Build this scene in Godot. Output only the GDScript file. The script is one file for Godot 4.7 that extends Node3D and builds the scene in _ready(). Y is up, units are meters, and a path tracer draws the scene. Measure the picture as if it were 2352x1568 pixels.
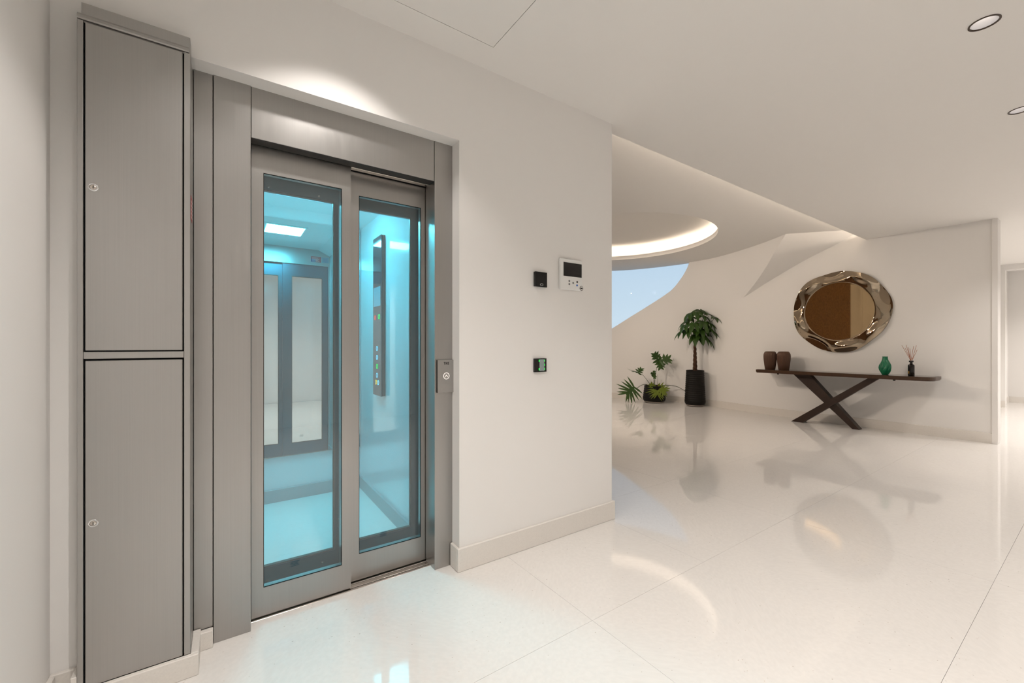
extends Node3D
# u runs along the lift wall, v away from it into the depth: a point (u, height, v) stands at Vector3(u, height, -v).

const CEIL := 2.63
const CEIL2 := 2.78
var M := {}
var used := {}


func _ready() -> void:
	# ---- camera, sky, exposure ----
	var cam := Camera3D.new()
	cam.name = "camera"
	add_child(cam)
	cam.position = Vector3(0, 1.16, 0)
	cam.rotation = Vector3(0, -(PI / 2 - deg_to_rad(55.5)), 0)
	cam.near = 0.05
	cam.far = 100.0
	cam.projection = Camera3D.PROJECTION_FRUSTUM
	cam.keep_aspect = Camera3D.KEEP_HEIGHT
	cam.size = 0.05 * 1568.0 / 956.0
	cam.frustum_offset = Vector2(0, 0.05 * 7.0 / 956.0)
	cam.current = true
	var sky := ProceduralSkyMaterial.new()
	sky.sky_top_color = Color(0.60, 0.74, 0.88)
	sky.sky_horizon_color = Color(0.80, 0.88, 0.93)
	sky.ground_horizon_color = Color(0.72, 0.76, 0.78)
	sky.ground_bottom_color = Color(0.45, 0.45, 0.45)
	sky.sky_curve = 0.25
	sky.sun_angle_max = 0.0
	var env := Environment.new()
	env.background_mode = Environment.BG_SKY
	env.sky = Sky.new()
	env.sky.sky_material = sky
	env.background_energy_multiplier = 1.05
	env.tonemap_mode = Environment.TONE_MAPPER_LINEAR
	env.tonemap_exposure = 1.0
	env.sdfgi_enabled = true
	env.ssao_enabled = true
	env.ssil_enabled = true
	var we := WorldEnvironment.new()
	we.name = "world_environment"
	we.environment = env
	add_child(we)
	make_materials()
	cove_lights()
	# ---- setting ----
	make_floor()
	make_ceilings()
	make_walls()
	make_baseboards()
	curved_wall()
	# ---- things ----
	make_entrance()
	make_cabin()
	make_cabinet()
	wall_devices()
	downlights()
	console_table()
	table_things()
	wall_mirror()
	potted_tree()
	potted_philodendron()


# ------------------------------------------------------------------ helpers

func P(u: float, y: float, v: float) -> Vector3:
	return Vector3(u, y, -v)


func begin() -> SurfaceTool:
	var st := SurfaceTool.new()
	st.begin(Mesh.PRIMITIVE_TRIANGLES)
	st.set_smooth_group(-1)
	return st


func tri(st: SurfaceTool, a: Vector3, b: Vector3, c: Vector3, dir: Vector3) -> void:
	if (a - c).cross(a - b).dot(dir) < 0.0:
		var t := b
		b = c
		c = t
	st.add_vertex(a)
	st.add_vertex(b)
	st.add_vertex(c)


func quad(st: SurfaceTool, a: Vector3, b: Vector3, c: Vector3, d: Vector3, dir: Vector3) -> void:
	tri(st, a, b, c, dir)
	tri(st, a, c, d, dir)


# a box with chamfered edges, in room coordinates
func bx(st: SurfaceTool, u0: float, u1: float, y0: float, y1: float, v0: float, v1: float, ch := 0.0) -> void:
	st.set_smooth_group(-1)
	var lo := Vector3(u0, y0, -v1)
	var hi := Vector3(u1, y1, -v0)
	var mid := (lo + hi) / 2.0
	var e := (hi - lo) / 2.0
	ch = minf(ch, minf(e.x, minf(e.y, e.z)) * 0.9)
	for ax in 3:
		var b := (ax + 1) % 3
		var c := (ax + 2) % 3
		for s in [-1.0, 1.0]:
			var n := Vector3.ZERO
			n[ax] = s
			var q := []
			for k in [[-1, -1], [1, -1], [1, 1], [-1, 1]]:
				var p := Vector3.ZERO
				p[ax] = s * e[ax]
				p[b] = k[0] * (e[b] - ch)
				p[c] = k[1] * (e[c] - ch)
				q.append(mid + p)
			quad(st, q[0], q[1], q[2], q[3], n)
	if ch <= 0.0:
		return
	for ax in 3:
		var b := (ax + 1) % 3
		var c := (ax + 2) % 3
		for sb in [-1.0, 1.0]:
			for sc in [-1.0, 1.0]:
				var q := []
				for k in [[-1, 0], [1, 0], [1, 1], [-1, 1]]:
					var p := Vector3.ZERO
					p[ax] = k[0] * (e[ax] - ch)
					p[b] = sb * (e[b] - (ch if k[1] else 0.0))
					p[c] = sc * (e[c] - (0.0 if k[1] else ch))
					q.append(mid + p)
				var n := Vector3.ZERO
				n[b] = sb
				n[c] = sc
				quad(st, q[0], q[1], q[2], q[3], n)
	for sx in [-1.0, 1.0]:
		for sy in [-1.0, 1.0]:
			for sz in [-1.0, 1.0]:
				var s := Vector3(sx, sy, sz)
				tri(st, mid + s * (e - Vector3(0, ch, ch)), mid + s * (e - Vector3(ch, 0, ch)), mid + s * (e - Vector3(ch, ch, 0)), s)


# a profile of (radius, height) turned about a vertical axis; fn may wobble the radius by angle
func lathe(st: SurfaceTool, at: Vector3, prof: Array, segs := 40, axis := Basis.IDENTITY, wob = null, inward := false) -> void:
	var g := 1
	for i in prof.size() - 1:
		var a: Vector2 = prof[i]
		var b: Vector2 = prof[i + 1]
		if a.is_equal_approx(b):
			continue
		if i > 0:
			var d0: Vector2 = (prof[i] - prof[i - 1]).normalized()
			if d0.dot((b - a).normalized()) < 0.78:
				g += 1
		st.set_smooth_group(g)
		var nd := Vector2(b.y - a.y, a.x - b.x)
		if inward:
			nd = -nd
		for k in segs:
			var q := []
			var t0 := TAU * k / segs
			var t1 := TAU * ((k + 1) % segs) / segs
			for c in [[a, t0], [b, t0], [b, t1], [a, t1]]:
				var r: float = c[0].x
				if wob != null:
					r = wob.call(r, c[0].y, c[1])
				q.append(at + axis * Vector3(r * cos(c[1]), c[0].y, r * sin(c[1])))
			var tm := (t0 + TAU * (k + 1) / segs) / 2.0
			var dir := axis * Vector3(nd.x * cos(tm), nd.y, nd.x * sin(tm))
			if a.x > 1e-6 and b.x > 1e-6:
				quad(st, q[0], q[1], q[2], q[3], dir)
			elif b.x > 1e-6:
				tri(st, q[0], q[1], q[2], dir)
			elif a.x > 1e-6:
				tri(st, q[0], q[1], q[3], dir)
	st.set_smooth_group(-1)


# a round tube along points with a radius at each
func tube(st: SurfaceTool, pts: Array, rad: Array, segs := 8, caps := true) -> void:
	st.set_smooth_group(1)
	var rings := []
	var side := Vector3.ZERO
	for i in pts.size():
		var d: Vector3 = (pts[mini(i + 1, pts.size() - 1)] - pts[maxi(i - 1, 0)]).normalized()
		if side == Vector3.ZERO:
			side = d.cross(Vector3.UP if absf(d.y) < 0.9 else Vector3.RIGHT).normalized()
		else:
			side = (side - d * side.dot(d)).normalized()
		var up := side.cross(d)
		var ring := []
		for k in segs:
			var t := TAU * k / segs
			ring.append(pts[i] + (side * cos(t) + up * sin(t)) * rad[i])
		rings.append(ring)
	for i in pts.size() - 1:
		for k in segs:
			var k2 := (k + 1) % segs
			var mid: Vector3 = (rings[i][k] + rings[i + 1][k2]) / 2.0
			quad(st, rings[i][k], rings[i + 1][k], rings[i + 1][k2], rings[i][k2], mid - (pts[i] + pts[i + 1]) / 2.0)
	if caps:
		st.set_smooth_group(-1)
		for e in [0, pts.size() - 1]:
			var d: Vector3 = pts[e] - pts[1 if e == 0 else e - 1]
			for k in segs:
				tri(st, pts[e], rings[e][k], rings[e][(k + 1) % segs], d)


func curve(pts: Array, n: int) -> Array:
	var out := []
	var m := pts.size() - 1
	for i in n + 1:
		var f := float(i) / n * m
		var k := mini(int(f), m - 1)
		var a: Vector3 = pts[maxi(k - 1, 0)]
		var b: Vector3 = pts[k]
		var c: Vector3 = pts[k + 1]
		var d: Vector3 = pts[mini(k + 2, m)]
		out.append(b.cubic_interpolate(c, a, d, f - k))
	return out


# a flat outline (u-v or any plane) pushed along a direction; pts are 3D, in one plane
func prism(st: SurfaceTool, pts: Array, push: Vector3) -> void:
	st.set_smooth_group(-1)
	var c := Vector3.ZERO
	for p in pts:
		c += p
	c /= pts.size()
	for i in range(1, pts.size() - 1):
		tri(st, pts[0], pts[i], pts[i + 1], -push)
		tri(st, pts[0] + push, pts[i] + push, pts[i + 1] + push, push)
	for i in pts.size():
		var a: Vector3 = pts[i]
		var b: Vector3 = pts[(i + 1) % pts.size()]
		var n := (b - a).cross(push)
		if n.dot((a + b) / 2.0 - c) < 0.0:
			n = -n
		quad(st, a, b, b + push, a + push, n)


# a grid of points f(i, j); dir tells which way the first side looks
func sheet(st: SurfaceTool, rows: Array, looks: Callable, sg := 1) -> void:
	st.set_smooth_group(sg)
	for i in rows.size() - 1:
		for j in rows[i].size() - 1:
			var a: Vector3 = rows[i][j]
			var b: Vector3 = rows[i + 1][j]
			var c: Vector3 = rows[i + 1][j + 1]
			var d: Vector3 = rows[i][j + 1]
			var dir: Vector3 = looks.call((a + c) / 2.0)
			if a.is_equal_approx(b) or c.is_equal_approx(d) or b.is_equal_approx(c) or a.is_equal_approx(d):
				if not (a.is_equal_approx(b) or b.is_equal_approx(c)):
					tri(st, a, b, c, dir)
				else:
					tri(st, a, c, d, dir)
			else:
				quad(st, a, b, c, d, dir)
	st.set_smooth_group(-1)


func numbered(called: String) -> String:
	if not used.has(called):
		used[called] = 0
		return called
	used[called] += 1
	return "%s_%03d" % [called, used[called]]


func build(st: SurfaceTool, called: String, m: Material, parent: Node = null) -> MeshInstance3D:
	st.generate_normals()
	return place(st.commit(), called, m, parent)


func place(mesh: Mesh, called: String, m: Material, parent: Node = null) -> MeshInstance3D:
	var o := MeshInstance3D.new()
	o.mesh = mesh
	o.material_override = m
	if parent == null:
		o.name = numbered(called)
		add_child(o)
	else:
		o.name = called
		parent.add_child(o, true)
	return o


func box(called: String, m: Material, parent: Node, u0: float, u1: float, y0: float, y1: float, v0: float, v1: float, ch := 0.0) -> MeshInstance3D:
	var st := begin()
	bx(st, u0, u1, y0, y1, v0, v1, ch)
	return build(st, called, m, parent)


func tag(o: Node, label: String, category: String, group := "", kind := "") -> Node:
	o.set_meta("label", label)
	o.set_meta("category", category)
	if group != "":
		o.set_meta("group", group)
	if kind != "":
		o.set_meta("kind", kind)
	return o


# things keep their meshes in room coordinates; base() makes the node, sub-meshes are shifted to it by settle()
func base(called: String, label: String, category: String, group := "", kind := "") -> Node3D:
	var o := Node3D.new()
	o.name = numbered(called)
	add_child(o)
	tag(o, label, category, group, kind)
	return o


func noise_image(w: int, h: int, fx: float, fy: float, lo: float, hi: float, sd: int, oct := 4) -> Image:
	var n := FastNoiseLite.new()
	n.seed = sd
	n.frequency = 1.0
	n.fractal_octaves = oct
	n.noise_type = FastNoiseLite.TYPE_SIMPLEX_SMOOTH
	var im := Image.create(w, h, false, Image.FORMAT_RGB8)
	for y in h:
		for x in w:
			# wrapped on a torus so that the picture repeats without a seam
			var a := TAU * x / w
			var b := TAU * y / h
			var q := n.get_noise_3d(cos(a) * fx + sin(b) * fy * 0.31, sin(a) * fx + cos(b) * fy, sin(b) * fy + 7.3)
			var g := clampf(lo + (hi - lo) * (0.5 + 0.75 * q), 0.0, 1.0)
			im.set_pixel(x, y, Color(g, g, g))
	return im


func mat(c: Color, rough := 0.6, metal := 0.0, spec := 0.5) -> StandardMaterial3D:
	var m := StandardMaterial3D.new()
	m.albedo_color = c
	m.roughness = rough
	m.metallic = metal
	m.metallic_specular = spec
	return m


func tri_tex(m: StandardMaterial3D, im: Image, sc: Vector3) -> void:
	m.albedo_texture = ImageTexture.create_from_image(im)
	m.uv1_triplanar = true
	m.uv1_world_triplanar = true
	m.uv1_scale = sc


func glow(c: Color, e: float) -> StandardMaterial3D:
	var m := mat(c, 0.5)
	m.emission_enabled = true
	m.emission = c
	m.emission_energy_multiplier = e
	return m


func make_materials() -> void:
	M.paint = mat(Color(0.925, 0.915, 0.902), 0.75, 0.0, 0.3)
	M.ceiling = mat(Color(0.93, 0.92, 0.905), 0.9, 0.0, 0.2)
	# polished limestone: fine clouding and small dark specks
	var fl := noise_image(512, 512, 9.0, 9.0, 0.972, 1.0, 11, 5)
	var rng := RandomNumberGenerator.new()
	rng.seed = 5
	for k in 150:
		var x := rng.randi() % 510
		var y := rng.randi() % 510
		var d := rng.randf_range(0.72, 0.92)
		fl.set_pixel(x, y, Color(d, d * 0.97, d * 0.93))
		if rng.randf() < 0.3:
			fl.set_pixel(x + 1, y, Color(d, d * 0.97, d * 0.93))
	M.floor = mat(Color(0.91, 0.897, 0.88), 0.045, 0.0, 0.54)
	tri_tex(M.floor, fl, Vector3(0.8, 0.8, 0.8))
	M.grout = mat(Color(0.74, 0.70, 0.65), 0.8)
	M.skirt = mat(Color(0.90, 0.88, 0.853), 0.45)
	tri_tex(M.skirt, fl, Vector3(1.9, 1.9, 1.9))
	# brushed steel: fine upright grain and faint hand smudges
	var gr := noise_image(512, 128, 60.0, 0.7, 0.972, 1.0, 21, 3)
	var sm := noise_image(256, 256, 3.0, 3.0, 0.0, 1.0, 8, 4)
	M.steel = mat(Color(0.70, 0.692, 0.682), 0.40, 1.0)
	tri_tex(M.steel, gr, Vector3(2.5, 0.3, 2.5))
	var rg := sm.duplicate()
	for y in 256:
		for x in 256:
			var q := 0.86 + 0.14 * sm.get_pixel(x, y).r
			rg.set_pixel(x, y, Color(q, q, q))
	M.steel.roughness_texture = ImageTexture.create_from_image(rg)
	M.steel_edge = mat(Color(0.80, 0.77, 0.74), 0.22, 1.0)
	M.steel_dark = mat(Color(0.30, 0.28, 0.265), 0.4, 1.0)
	M.steel_car_shaded = mat(Color(0.27, 0.37, 0.42), 0.3, 1.0)  # shade on the landing side of the cabin doors, put into the steel's colour
	M.steel_in = mat(Color(0.70, 0.70, 0.70), 0.3, 1.0)
	tri_tex(M.steel_in, gr, Vector3(2.5, 0.3, 2.5))
	M.chrome = mat(Color(0.86, 0.86, 0.86), 0.08, 1.0)
	M.gap = mat(Color(0.02, 0.018, 0.016), 0.9)
	M.black = mat(Color(0.035, 0.033, 0.032), 0.35)
	M.black_gloss = mat(Color(0.02, 0.02, 0.02), 0.1)
	M.white = mat(Color(0.92, 0.92, 0.91), 0.35)
	M.glass = mat(Color(0.8, 0.95, 1.0, 0.04), 0.0)
	M.glass.transparency = BaseMaterial3D.TRANSPARENCY_ALPHA
	M.clear = mat(Color(0.95, 0.97, 0.98, 0.05), 0.0, 0.0, 0.12)
	M.clear.transparency = BaseMaterial3D.TRANSPARENCY_ALPHA
	M.mirror = mat(Color(0.84, 0.89, 0.89), 0.01, 1.0)
	M.laminate = mat(Color(0.86, 0.87, 0.88), 0.12, 0.0, 0.6)
	M.laminate.clearcoat_enabled = true
	M.laminate.clearcoat = 1.0
	M.laminate.clearcoat_roughness = 0.02
	M.panel_glass = mat(Color(0.10, 0.20, 0.24), 0.06, 0.4, 0.7)
	M.bronze_mirror = mat(Color(0.84, 0.74, 0.58), 0.02, 1.0)
	M.bronze_ring = mat(Color(0.66, 0.60, 0.52), 0.03, 1.0)
	M.wood = mat(Color(0.31, 0.215, 0.145), 0.3)
	var wg := noise_image(256, 128, 4.0, 22.0, 0.72, 1.0, 33, 3)
	tri_tex(M.wood, wg, Vector3(2.0, 2.0, 0.6))
	M.leg = mat(Color(0.205, 0.125, 0.075), 0.42)
	tri_tex(M.leg, wg, Vector3(2.0, 2.0, 2.0))
	M.stone_top = mat(Color(0.30, 0.27, 0.24), 0.02, 0.0, 0.8)
	M.ribbed = mat(Color(0.34, 0.235, 0.17), 0.4, 0.3)
	M.green = mat(Color(0.05, 0.42, 0.28), 0.35)
	M.bottle = mat(Color(0.055, 0.035, 0.025), 0.15)
	M.gold = mat(Color(0.85, 0.68, 0.35), 0.3, 1.0)
	M.reed = mat(Color(0.62, 0.33, 0.14), 0.7)
	M.pot = mat(Color(0.085, 0.075, 0.065), 0.5, 0.0, 0.3)
	M.soil = mat(Color(0.08, 0.06, 0.045), 0.95)
	M.bark = mat(Color(0.36, 0.22, 0.11), 0.85)
	tri_tex(M.bark, noise_image(128, 128, 5.0, 9.0, 0.5, 1.0, 41, 4), Vector3(6, 3, 6))
	M.leaf = mat(Color(0.17, 0.285, 0.05), 0.4)
	M.leaf.backlight_enabled = true
	M.leaf.backlight = Color(0.10, 0.16, 0.03)
	M.leaf_young = mat(Color(0.40, 0.46, 0.08), 0.45)
	M.leaf_young.backlight_enabled = true
	M.leaf_young.backlight = Color(0.2, 0.24, 0.04)
	M.leaf_dry = mat(Color(0.42, 0.27, 0.10), 0.8)
	M.stem = mat(Color(0.19, 0.24, 0.07), 0.5)
	M.stem_dry = mat(Color(0.42, 0.36, 0.20), 0.7)
	M.brown = mat(Color(0.62, 0.47, 0.32), 0.5)
	tri_tex(M.brown, wg, Vector3(0.6, 0.3, 2.0))
	M.reflector = mat(Color(0.93, 0.93, 0.95), 0.25)
	M.rim = mat(Color(0.25, 0.20, 0.16), 0.4, 0.6)
	M.laminate_matt = mat(Color(0.90, 0.92, 0.92), 0.5)
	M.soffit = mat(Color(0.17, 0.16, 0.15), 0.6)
	M.skirt_car = mat(Color(0.62, 0.65, 0.66), 0.3)
	M.display = mat(Color(0.35, 0.55, 0.60), 0.12)
	M.notice_red = mat(Color(0.72, 0.16, 0.20), 0.5)
	M.notice_navy = mat(Color(0.05, 0.10, 0.45), 0.5)
	M.notice_blue = mat(Color(0.35, 0.60, 0.66), 0.5)
	M.red = mat(Color(0.62, 0.10, 0.07), 0.4)
	M.grey = mat(Color(0.45, 0.45, 0.45), 0.4)
	M.blue = glow(Color(0.05, 0.30, 0.55), 0.4)
	M.sticker = mat(Color(0.28, 0.13, 0.12), 0.5)
	M.paddle = mat(Color(0.55, 0.60, 0.60), 0.3)
	M.green_led = glow(Color(0.05, 0.9, 0.25), 1.0)
	M.ring = glow(Color(0.95, 0.92, 0.90), 0.55)
	M.green_ring = glow(Color(0.15, 0.9, 0.35), 0.8)
	M.red_ring = glow(Color(0.95, 0.25, 0.2), 0.9)
	M.blue_ring = glow(Color(0.55, 0.85, 0.95), 0.7)
	M.yellow_ring = glow(Color(0.9, 0.75, 0.15), 0.8)
	M.saucer = mat(Color(0.62, 0.58, 0.54), 0.2)
	M.lamp = glow(Color(1.0, 0.95, 0.88), 2.2)
	M.strip = glow(Color(1.0, 0.90, 0.78), 1.5)
	M.cabin_lamp = glow(Color(0.30, 0.88, 1.0), 3.4)


# ------------------------------------------------------------------ lights

func area(parent: Node, at: Vector3, towards: Vector3, along: Vector3, size: Vector2, c: Color, e: float) -> void:
	var l := AreaLight3D.new()
	l.name = "light"
	l.light_color = c
	l.light_energy = e
	l.area_size = size
	l.shadow_enabled = true
	l.set("area_range", 30.0)
	parent.add_child(l, true)
	var z := -towards.normalized()
	var x := (along - z * along.dot(z)).normalized()
	l.transform = Transform3D(Basis(x, z.cross(x), z), at)


func cove_lights() -> void:
	var warm := Color(1.0, 0.93, 0.85)
	# the strip that lies on the ledge behind the edge of the low ceiling
	var s := base("led_strip", "long straight warm light strip hidden on the ledge along the low ceiling's edge", "light strip")
	box("strip", M.strip, s, 2.14, 7.38, 2.711, 2.717, 1.855, 1.867)
	for k in 4:
		area(s, P(2.14 + 1.31 * (k + 0.5), 2.721, 1.861), Vector3(0, 0.8, -0.6), Vector3.RIGHT, Vector2(1.3, 0.012), warm, 0.60)
	# the ring in the round recess
	var r := base("led_strip", "ring of warm light strip hidden on the ledge of the round ceiling recess", "light strip")
	var st := begin()
	lathe(st, P(5.05, 0, 4.495), [Vector2(1.555, 2.853), Vector2(1.567, 2.853), Vector2(1.567, 2.86), Vector2(1.555, 2.86), Vector2(1.555, 2.853)], 96)
	build(st, "strip", M.strip, r)
	for k in 16:
		var t := TAU * (k + 0.5) / 16.0
		area(r, P(5.05 + 1.561 * cos(t), 2.864, 4.495 + 1.561 * sin(t)), Vector3(cos(t) * 0.35, 1, -sin(t) * 0.35), Vector3(-sin(t), 0, -cos(t)), Vector2(0.60, 0.012), warm, 0.10)


func downlight(u: float, v: float, label: String, e: float, angle := 56.0, blend := 0.9, high := CEIL, aim = null) -> void:
	var d := base("downlight", label, "downlight", "recessed ceiling downlights")
	var at := P(u, high, v)
	var st := begin()
	lathe(st, at, [Vector2(0.052, 0.0005), Vector2(0.052, -0.003), Vector2(0.0455, -0.003), Vector2(0.0445, 0.001)], 40)
	build(st, "trim_ring", M.rim, d)
	st = begin()
	lathe(st, at, [Vector2(0.0455, -0.001), Vector2(0.027, 0.045), Vector2(0.027, 0.06)], 40, Basis.IDENTITY, null, true)
	build(st, "reflector", M.reflector, d)
	st = begin()
	lathe(st, at, [Vector2(0.0, 0.048), Vector2(0.0265, 0.048), Vector2(0.0265, 0.062), Vector2(0.0, 0.062)], 32)
	build(st, "lamp", M.lamp, d)
	var l := SpotLight3D.new()
	l.name = "light"
	l.light_color = Color(1.0, 0.973, 0.952) if aim == null else Color(1.0, 0.93, 0.86)
	l.light_energy = e
	l.light_size = 0.03
	l.spot_range = 30.0
	l.spot_attenuation = 2.0
	l.spot_angle = angle
	l.spot_angle_attenuation = blend
	l.shadow_enabled = true
	d.add_child(l)
	l.position = at + Vector3(0, -0.008, 0)
	l.rotation = Vector3(-PI / 2, 0, 0)
	if aim != null:
		l.look_at_from_position(l.position, aim)


const LAMPS := [[0.361, 0.345], [1.609, 0.345], [2.857, 0.345], [4.105, 0.345], [5.353, 0.345], [6.601, 0.345],
	[-0.02, 0.85], [0.361, -0.95], [1.609, -0.95], [2.857, -0.95], [4.105, -0.95], [5.353, -0.95], [6.601, -0.95],  # the lamp nearest the left wall is added to brighten it
	[8.1, -0.5], [9.35, -0.5], [10.6, -0.5], [12.45, -0.3]]  # corridor lamps, added out of view to make that end bright


const ADDED_HIDDEN_LAMPS := [[3.3, 4.4], [2.9, 5.4], [3.6, 6.7]]  # added out of view to brighten the curved wall and the plants


func downlights() -> void:
	for p in LAMPS:
		var label := "white recessed downlight beyond the edges of the picture, one of the assumed and added ceiling lamps"
		if p[0] == 2.857 and p[1] > 0:
			label = "round recessed downlight with dark rim fully seen at the top right of the ceiling"
		elif p[0] == 4.105 and p[1] > 0:
			label = "farther recessed downlight cut off by the right edge of the picture"
		downlight(p[0], p[1], label, (4.0 if p[0] > 7.0 else 0.45 if p[0] < 0.0 else 2.45 if p[0] < 1.0 else 1.3 if p[0] > 6.0 and p[1] > 0 else 0.76), (64.0 if p[0] < 1.0 or p[0] > 7.0 else 56.0))
	for p in ADDED_HIDDEN_LAMPS:
		downlight(p[0], p[1], "added downlight in the raised ceiling, unseen behind the lift block, that brightens the curved wall", 2.7, 52.0, 0.8, CEIL2, P(6.9, 0.5, 3.7))
	downlight(0.38, 1.53, "recessed ceiling downlight close to the lift wall that throws the scallop above the lift", 0.52, 53.0, 0.35)


# ------------------------------------------------------------------ setting

func make_floor() -> void:
	var f := base("floor", "polished pale limestone floor of large slabs with hairline joints", "floor", "", "structure")
	box("bed", M.grout, f, -0.6, 13.2, -0.15, -0.012, -2.4, 8.2)
	var v0 := 0.343 - 0.908 * 3
	while v0 < 8.0:
		var v1 := v0 + 0.908
		for k in range(-1, 8):
			var a := 1.27 + 1.82 * k
			var b := a + 1.82
			a = maxf(a, -0.6)
			b = minf(b, 13.2)
			if b - a < 0.05:
				continue
			if v1 < 2.045 or a >= 2.1:
				slab(f, a, b, maxf(v0, -2.4), v1)
			else:
				if v0 < 2.045:
					slab(f, a, minf(b, 2.1), v0, 2.045)
				if b > 2.1:
					slab(f, 2.1, b, v0, v1)
		v0 = v1


func slab(f: Node, a: float, b: float, v0: float, v1: float) -> void:
	if v1 - v0 < 0.03 or b - a < 0.03:
		return
	box("floor_tile", M.floor, f, a + 0.0005, b - 0.0005, -0.012, 0.0, v0 + 0.0005, v1 - 0.0005)


func csg_box(parent: Node, called: String, u0: float, u1: float, y0: float, y1: float, v0: float, v1: float, op := CSGShape3D.OPERATION_UNION) -> void:
	var b := CSGBox3D.new()
	b.name = called
	b.size = Vector3(u1 - u0, y1 - y0, v1 - v0)
	b.position = P((u0 + u1) / 2, (y0 + y1) / 2, (v0 + v1) / 2)
	b.operation = op
	parent.add_child(b, true)


func csg_cyl(parent: Node, called: String, u: float, v: float, y0: float, y1: float, r: float, sides: int, op := CSGShape3D.OPERATION_SUBTRACTION) -> void:
	var c := CSGCylinder3D.new()
	c.name = called
	c.radius = r
	c.height = y1 - y0
	c.sides = sides
	c.smooth_faces = true
	c.position = P(u, (y0 + y1) / 2, v)
	c.operation = op
	parent.add_child(c, true)


func make_ceilings() -> void:
	var c := CSGCombiner3D.new()
	c.name = "ceiling"
	c.material_override = M.ceiling
	add_child(c)
	tag(c, "flat white low ceiling over the entrance and hall", "ceiling", "", "structure")
	csg_box(c, "slab", -0.6, 13.2, CEIL, 2.71, -2.4, 1.94)
	csg_box(c, "lip", -0.6, 7.40, CEIL, 2.665, 1.90, 2.0)
	csg_box(c, "hatch_hole", 0.486, 1.092, 2.6, 2.75, 1.145, 1.751, CSGShape3D.OPERATION_SUBTRACTION)
	for p in LAMPS + [[0.38, 1.53]]:
		csg_cyl(c, "lamp_hole", p[0], p[1], 2.6, 2.75, 0.0462, 36)
	csg_box(c, "lid", -0.6, 13.2, 2.72, 2.76, -2.4, 1.80)
	var h := box("access_hatch", M.ceiling, null, 0.4885, 1.0895, 2.6305, 2.65, 1.1475, 1.7485)
	tag(h, "flush square access hatch outlined by a hairline gap in the ceiling above the lift wall", "access hatch")
	# the lift shaft's lid
	var s := box("trim_1", M.ceiling, null, -0.6, 2.12, CEIL, 2.76, 2.0, 4.0)
	tag(s, "slab over the lift shaft behind the lift wall", "slab", "", "structure")
	# raised ceiling with its round recess
	var r := CSGCombiner3D.new()
	r.name = "ceiling_raised"
	r.material_override = M.ceiling
	add_child(r)
	tag(r, "raised white ceiling beyond the light slot with a round opening cut in it", "ceiling", "", "structure")
	var outline := PackedVector2Array([Vector2(1.98, 1.78), Vector2(7.50, 1.78)])
	for k in PLAN.slice(2, -1):
		var q := Vector2(k[0], k[1]) - Vector2(4.6, 4.2)
		outline.append(Vector2(4.6, 4.2) + q + q.normalized() * 0.11)
	outline.append(Vector2(1.98, 7.66))
	var sl := CSGPolygon3D.new()
	sl.name = "slab"
	sl.polygon = outline
	sl.depth = 0.07
	sl.transform = Transform3D(Basis(Vector3.RIGHT, Vector3(0, 0, -1), Vector3.UP), Vector3(0, 2.85, 0))
	r.add_child(sl)
	for p in ADDED_HIDDEN_LAMPS:
		csg_cyl(r, "lamp_hole", p[0], p[1], 2.7, 2.95, 0.0462, 36)
	csg_cyl(r, "opening", 5.05, 4.495, 2.7, 2.95, 1.466, 128)
	var back := box("trim_2", M.ceiling, null, 2.0, 7.40, 2.70, CEIL2, 1.78, 1.81)
	tag(back, "closing board at the back of the long light slot", "trim", "", "structure")
	var st := begin()
	lathe(st, P(5.05, 0, 4.495), [Vector2(1.70, 2.84), Vector2(1.70, 2.96), Vector2(1.66, 3.02), Vector2(1.58, 3.05), Vector2(0.0, 3.05)], 128, Basis.IDENTITY, null, true)
	var d := build(st, "ceiling_recess", M.ceiling)
	tag(d, "round recessed dome of ceiling above the glowing ring", "ceiling", "", "structure")


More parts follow.
